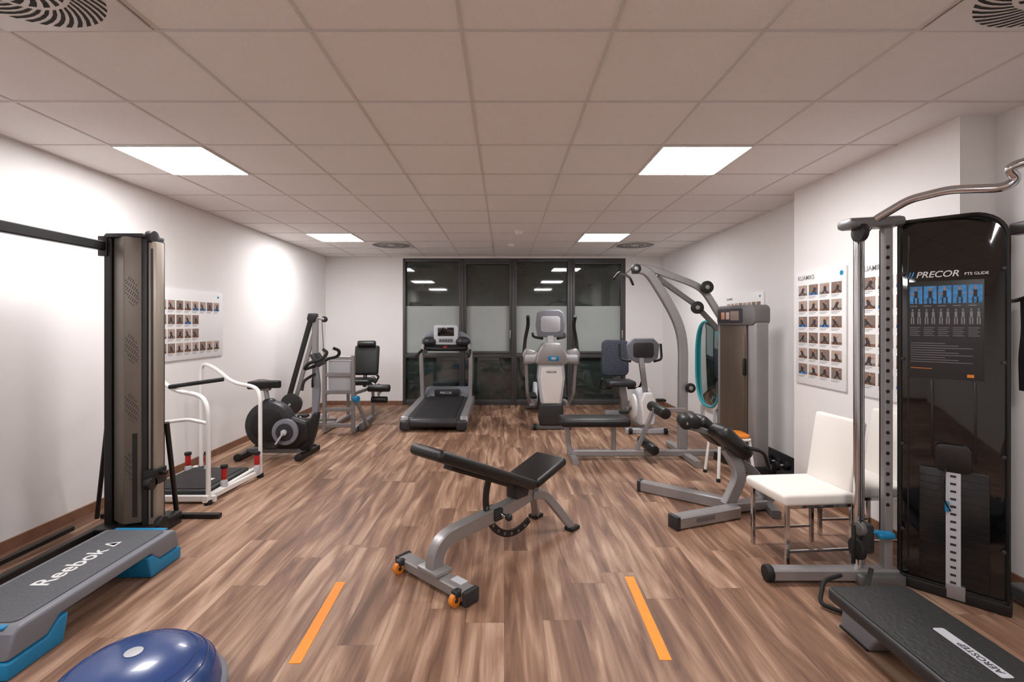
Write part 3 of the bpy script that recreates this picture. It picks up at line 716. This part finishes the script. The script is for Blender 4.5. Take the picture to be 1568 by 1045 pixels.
# ---------------------------------------------------------------- recumbent bike
def recumbent():
    g = G('recumbent_exercise_bike',(1.80,6.1,0))
    prism(g,'drive_shroud',[(-.05,.10),(-.08,.30),(.02,.48),(.16,.56),(.34,.50),(.46,.30),(.50,.12),(.40,.07)],'yz',-.10,.10,'lgrey',.04,4)
    cyl(g,'side_cover_l',(-.125,.22,.30),(-.09,.22,.30),.16,'white',bevel=.015)
    cyl(g,'side_cover_r',(.09,.22,.30),(.125,.22,.30),.16,'white',bevel=.015)
    prism(g,'front_panel',[(-.07,.12),(-.09,.42),(-.05,.52),(.05,.52),(.09,.42),(.07,.12)],'xz',-.09,-.02,'white',.02,3)
    rtube(g,'front_foot',[(-.26,.0,.03),(.26,.0,.03)],.09,.06,'lgrey')
    rtube(g,'rear_foot',[(-.26,1.25,.03),(.26,1.25,.03)],.09,.06,'lgrey')
    rtube(g,'beam',[(0,.3,.14),(0,1.25,.12)],.10,.10,'silver')
    rtube(g,'console_mast',[(0,.06,.5),(-.05,.02,.80),(-.06,.10,1.05)],.06,.07,'silver',fillet=.08,side=(1,0,0))
    prism(g,'console',[(-.22,.94),(-.24,1.12),(-.16,1.20),(.10,1.20),(.18,1.12),(.16,.94),(.05,.88),(-.11,.88)],'xz',.04,.10,'mgrey',.02,4)
    prism(g,'console_back',rrect(-.16,.95,.10,1.14,.04),'xz',.025,.045,'dark',.006)
    tube(g,'console_handle',[(-.18,.08,.90),(-.30,.16,.92),(-.30,.20,1.12)],.016,'rubber')
    tube(g,'console_handle_r',[(.12,.08,.90),(.24,.16,.92),(.24,.20,1.12)],.016,'rubber')
    for s_ in (-1,1):
        rtube(g,'crank_%d'%(s_+1),[(s_*.14,.22,.30),(s_*.15,.22-s_*.12,.30+s_*.10)],.02,.03,'dsilver')
        box(g,'pedal_%d'%(s_+1),(s_*.21,.22-s_*.12,.30+s_*.10),(.11,.10,.03),'rubber',bevel=.008)
        tube(g,'seat_handle_%d'%(s_+1),[(s_*.12-.12,.95,.44),(s_*.29-.12,.95,.44),(s_*.29-.12,.75,.60)],.016,'rubber')
        cyl(g,'transport_wheel_%d'%(s_+1),(s_*.2,-.06,.04),(s_*.24,-.06,.04),.035,'rubber')
    pad(g,'seat',(-.12,.92,.52),(.40,.36,.09),'dark')
    prism(g,'seat_back',rrect(-.34,.60,.06,1.14,.08),'xz',1.10,1.17,'pattern',.02,4)
    rtube(g,'seat_post',[(-.02,1.0,.14),(-.08,1.0,.50)],.1,.1,'silver',side=(1,0,0))
    rtube(g,'back_post',[(-.12,1.08,.44),(-.14,1.19,.62),(-.14,1.19,.95)],.06,.03,'silver',side=(1,0,0))
recumbent()

# oval mirror on right wall
g = G('oval_mirror',(XR-.03,6.30,0),rot=-90)
def oval(w,h,zc,n=40): return [(w*math.copysign(abs(math.cos(2*math.pi*i/n))**.75,math.cos(2*math.pi*i/n)),zc+h*math.copysign(abs(math.sin(2*math.pi*i/n))**.75,math.sin(2*math.pi*i/n))) for i in range(n)]
prism(g,'backing',oval(.43,.60,.86),'xz',-.004,.02,'white',.004)
prism(g,'glass',oval(.355,.535,.86),'xz',-.008,-.004,'mirror',.001)
sweep(g,'rim',[(x_,-.012,z_) for x_,z_ in oval(.375,.555,.86)],circ(.014,8),'teal',0,side=(0,1,0),closed=True)
for s_ in (-1,1): box(g,'stand_%d'%(s_+1),(s_*.2,-.005,.15),(.03,.03,.30),'lgrey')

# ---------------------------------------------------------------- upright bike (left)
def upbike():
    g = G('upright_exercise_bike',(-2.4,5.05,0),world=True)
    rtube(g,'rear_foot',[(-2.68,4.86,.03),(-2.68,5.26,.03)],.06,.05,'black')
    rtube(g,'front_foot',[(-2.08,4.86,.03),(-2.04,5.28,.03)],.06,.05,'black')
    rtube(g,'base_beam',[(-2.68,5.05,.06),(-2.06,5.06,.06)],.06,.05,'dsilver')
    for y_ in (4.86,5.26):
        cyl(g,'rear_cap_%d'%int(y_*100),(-2.68,y_-.02,.035),(-2.68,y_+.02,.035),.038,'rubber',bevel=.01)
        cyl(g,'front_cap_%d'%int(y_*100),(-2.07,y_-.02,.035),(-2.07,y_+.02,.035),.038,'rubber',bevel=.01)
    cyl(g,'flywheel_housing',(-2.44,4.98,.33),(-2.44,5.14,.33),.245,'dark',bevel=.03,n=40)
    cyl(g,'housing_ring',(-2.44,4.97,.33),(-2.44,4.985,.33),.17,'black',bevel=.005,n=40)
    prism(g,'body_shroud',[(-2.60,.42),(-2.50,.60),(-2.42,.60),(-2.30,.44),(-2.04,.36),(-2.02,.18),(-2.15,.08),(-2.40,.08)],'xz',5.0,5.12,'black',.03,3)
    cyl(g,'crank_disc',(-2.25,4.95,.27),(-2.25,4.99,.27),.135,'mgrey',bevel=.008,n=36)
    cyl(g,'crank_disc_ring',(-2.25,4.942,.27),(-2.25,4.952,.27),.09,'dark',bevel=.004,n=36)
    cyl(g,'crank_hub',(-2.25,4.92,.27),(-2.25,4.95,.27),.03,'lgrey')
    rtube(g,'crank_arm',[(-2.25,4.925,.27),(-2.33,4.92,.15)],.03,.018,'lgrey')
    box(g,'pedal',(-2.335,4.87,.14),(.10,.09,.03),'rubber',bevel=.008)
    rtube(g,'crank_arm_b',[(-2.25,5.15,.27),(-2.17,5.155,.39)],.03,.018,'lgrey')
    box(g,'pedal_b',(-2.165,5.21,.39),(.10,.09,.03),'rubber',bevel=.008)
    prism(g,'front_leg',[(-2.12,.06),(-2.16,.20),(-2.05,.34),(-1.98,.46),(-1.93,.46),(-1.96,.26),(-2.02,.06)],'xz',5.02,5.10,'black',.015,3)
    rtube(g,'handle_post',[(-1.99,5.06,.35),(-1.95,5.06,.70),(-1.98,5.06,.96)],.045,.06,'mgrey',fillet=.08,side=(0,1,0))
    rtube(g,'seat_post',[(-2.46,5.06,.50),(-2.50,5.06,.70)],.04,.04,'silver',side=(0,1,0))
    prism(g,'saddle',[(-2.63,4.93),(-2.64,5.19),(-2.56,5.19),(-2.46,5.10),(-2.35,5.085),(-2.33,5.06),(-2.35,5.035),(-2.46,5.02),(-2.56,4.93)],'xy',.71,.79,'leather',.03,4)
    box(g,'saddle_mount',(-2.5,5.06,.70),(.10,.06,.03),'dsilver')
    box(g,'console',(-1.95,5.06,1.01),(.05,.20,.14),'dark',rot=(0,-30,0),bevel=.015)
    for s_ in (-1,1):
        tube(g,'handle_%d'%(s_+1),[(-1.98,5.06+s_*.02,.94),(-2.02,5.06+s_*.20,.92),(-1.94,5.06+s_*.24,1.0),(-1.82,5.06+s_*.24,1.02),(-1.78,5.06+s_*.18,1.09),(-1.84,5.06+s_*.14,1.12)],.017,'rubber',fillet=.06)
        tube(g,'handle_low_%d'%(s_+1),[(-1.97,5.06+s_*.03,.86),(-2.05,5.06+s_*.12,.80),(-2.06,5.06+s_*.14,.70)],.015,'rubber',fillet=.04)
upbike()

# ---------------------------------------------------------------- cable rowing tower by left wall
def rowtower():
    g = G('cable_rowing_tower',(-2.6,6.45,0),world=True)
    rtube(g,'column',[(-2.52,6.45,.03),(-2.52,6.45,1.46)],.07,.07,'silver',side=(1,0,0))
    rtube(g,'column_rear',[(-2.60,6.75,.03),(-2.56,6.50,1.44)],.05,.05,'silver',side=(1,0,0))
    rtube(g,'front_stay',[(-2.94,6.40,.08),(-2.57,6.44,1.46)],.035,.06,'black')
    rtube(g,'front_stay_b',[(-2.86,6.44,.08),(-2.53,6.46,1.30)],.03,.05,'silver')
    box(g,'head',(-2.55,6.45,1.48),(.12,.10,.08),'dark',bevel=.02)
    cyl(g,'head_pulley',(-2.55,6.38,1.45),(-2.55,6.41,1.45),.055,'black')
    cyl(g,'side_pulley',(-2.40,6.44,1.44),(-2.40,6.47,1.44),.04,'black')
    rtube(g,'head_arm',[(-2.54,6.45,1.46),(-2.40,6.45,1.44)],.03,.03,'silver')
    for i in range(4): cyl(g,'weight_plate_%d'%i,(-2.78,6.30+.035*i,.33),(-2.78,6.325+.035*i,.33),.14-.012*i,'mgrey' if i%2 else 'dark',bevel=.004)
    cyl(g,'plate_axle',(-2.78,6.26,.33),(-2.78,6.48,.33),.018,'chrome')
    rtube(g,'base',[(-2.97,6.40,.05),(-2.25,6.42,.05)],.06,.06,'silver')
    rtube(g,'base_b',[(-2.97,6.76,.04),(-2.35,6.76,.04)],.05,.05,'silver')
    rtube(g,'base_c',[(-2.55,6.40,.04),(-2.55,6.80,.04)],.05,.05,'silver')
    rtube(g,'mid_rail',[(-2.95,6.33,.17),(-2.30,6.33,.17)],.04,.05,'lgrey')
    tube(g,'cable',[(-2.43,6.44,1.44),(-2.36,6.44,.2)],.004,'black')
rowtower()

# seated leg machine
def legmachine():
    g = G('leg_extension_machine',(-2.1,6.5,0),world=True)
    for x_ in (-2.26,-1.90):
        rtube(g,'front_post_%d'%int(-x_*100),[(x_,6.08,.02),(x_,6.08,.98)],.045,.05,'silver',side=(1,0,0))
        rtube(g,'floor_rail_%d'%int(-x_*100),[(x_,6.08,.04),(x_,7.15,.04)],.05,.05,'silver')
        rtube(g,'upper_rail_%d'%int(-x_*100),[(x_,6.08,.50),(x_,7.0,.46)],.04,.04,'silver')
        rtube(g,'rear_post_%d'%int(-x_*100),[(x_,7.0,.05),(x_,7.0,.62)],.04,.04,'silver',side=(1,0,0))
    for i,z_ in enumerate((.95,.74,.52,.30,.10)):
        rtube(g,'rung_%d'%i,[(-2.26,6.08,z_),(-1.90,6.08,z_)],.045,.045,'silver')
    prism(g,'stack_panel',rrect(-2.22,.54,-1.94,.92,.02),'xz',6.10,6.14,'lgrey',.005)
    rtube(g,'angled_leg',[(-1.90,6.10,.50),(-1.80,6.35,.05)],.04,.04,'silver')
    box(g,'foot_plate',(-1.83,6.42,.06),(.05,.5,.08),'dsilver')
    pad(g,'seat',(-2.05,6.90,.56),(.36,.40,.08))
    pad(g,'backrest',(-2.03,7.14,.84),(.36,.08,.44),rot=(-12,0,0))
    rtube(g,'back_post',[(-2.05,7.10,.45),(-2.05,7.20,1.05)],.05,.04,'dsilver',side=(1,0,0))
    cyl(g,'head_bolster',(-2.16,7.14,1.08),(-1.90,7.14,1.08),.05,'leather',bevel=.015)
    rtube(g,'arm',[(-1.90,6.85,.55),(-1.72,6.80,.45),(-1.70,6.60,.44)],.035,.035,'silver')
    cyl(g,'roller',(-1.86,6.60,.50),(-1.56,6.60,.50),.05,'leather',bevel=.015)
    cyl(g,'roller_low',(-1.82,6.62,.34),(-1.60,6.62,.34),.045,'leather',bevel=.015)
    rtube(g,'roller_arm',[(-1.72,6.62,.30),(-1.72,6.62,.56)],.03,.03,'silver',side=(1,0,0))
    cyl(g,'adjust_knob',(-1.88,6.05,.44),(-1.82,6.03,.44),.04,'blue')
    tube(g,'seat_handle',[(-1.86,6.95,.52),(-1.80,6.95,.62),(-1.80,6.80,.66)],.014,'rubber')
legmachine()

# ---------------------------------------------------------------- step trainer with white handrails
def railtrainer():
    g = G('balance_platform_with_handrails',(-2.5,4.05,0),world=True)
    box(g,'platform',(-2.56,4.05,.075),(.52,.62,.03),'dark',bevel=.008)
    prism(g,'tread',rrect(-2.78,3.78,-2.34,4.32,.03),'xy',.09,.096,'deckb',.001)
    box(g,'placard',(-2.43,4.0,.097),(.05,.05,.003),'twhite',bevel=0)
    for i,y_ in enumerate((3.72,4.38)):
        rtube(g,'cross_%d'%i,[(-2.86,y_,.04),(-2.22,y_,.04)],.03,.045,'white')
    for i,x_ in enumerate((-2.84,-2.27)):
        rtube(g,'side_rail_%d'%i,[(x_,3.66,.05),(x_,4.46,.05)],.035,.05,'white')
    tube(g,'handrail_near',[(-2.265,3.70,.03),(-2.265,3.70,.74),(-2.34,3.74,.83),(-2.60,3.80,.86),(-2.80,3.84,.99),(-2.86,3.86,.98),(-2.86,3.86,.04)],.017,'white',fillet=.09)
    tube(g,'handrail_far',[(-2.20,4.36,.03),(-2.20,4.36,.74),(-2.26,4.40,.81),(-2.50,4.45,.84),(-2.70,4.52,.97),(-2.86,4.56,1.02),(-2.86,4.56,.04)],.017,'white',fillet=.10)
    tube(g,'mid_rail',[(-2.265,3.70,.62),(-2.45,3.76,.64),(-2.86,3.86,.58)],.014,'white',fillet=.05)
    tube(g,'cross_grip',[(-2.62,3.78,.89),(-2.22,3.82,.945)],.016,'rubber')
    tube(g,'cross_grip_b',[(-2.45,3.74,.92),(-2.35,3.86,.93)],.012,'rubber')
    for i,(x_,y_) in enumerate(((-2.80,4.28),(-2.64,4.30),(-2.26,3.90),(-2.20,4.30))):
        cyl(g,'spring_post_%d'%i,(x_,y_,.06),(x_,y_,.20),.016,'white')
        cyl(g,'spring_base_%d'%i,(x_,y_,.05),(x_,y_,.12),.026,'lgrey')
        cyl(g,'red_sleeve_%d'%i,(x_,y_,.13),(x_,y_,.22),.022,'red')
        cyl(g,'cap_%d'%i,(x_,y_,.22),(x_,y_,.245),.028,'rubber')
    for i,(x_,y_) in enumerate(((-2.265,3.70),(-2.20,4.36),(-2.86,3.86),(-2.86,4.56))):
        cyl(g,'foot_%d'%i,(x_,y_,0),(x_,y_,.035),.028,'rubber')
    rtube(g,'link',[(-2.265,3.72,.05),(-2.20,4.36,.05)],.03,.04,'white')
railtrainer()

# ---------------------------------------------------------------- world, camera
w = bpy.data.worlds.new('night'); sc.world = w; w.use_nodes = True
w.node_tree.nodes['Background'].inputs[0].default_value=(.01,.012,.016,1)
w.node_tree.nodes['Background'].inputs[1].default_value=.5
try:
    sc.view_settings.view_transform='Standard'
except Exception as ex: print(ex)
cam = bpy.data.cameras.new('camera'); co = bpy.data.objects.new('camera',cam); sc.collection.objects.link(co)
co.location=(0,0,1.39); co.rotation_euler=(R(90),0,0)
cam.sensor_width=36; cam.sensor_fit='HORIZONTAL'; cam.lens=36*740/1568
cam.shift_x=12/1568; cam.shift_y=-27.5/1568; cam.clip_start=.05
sc.camera=co
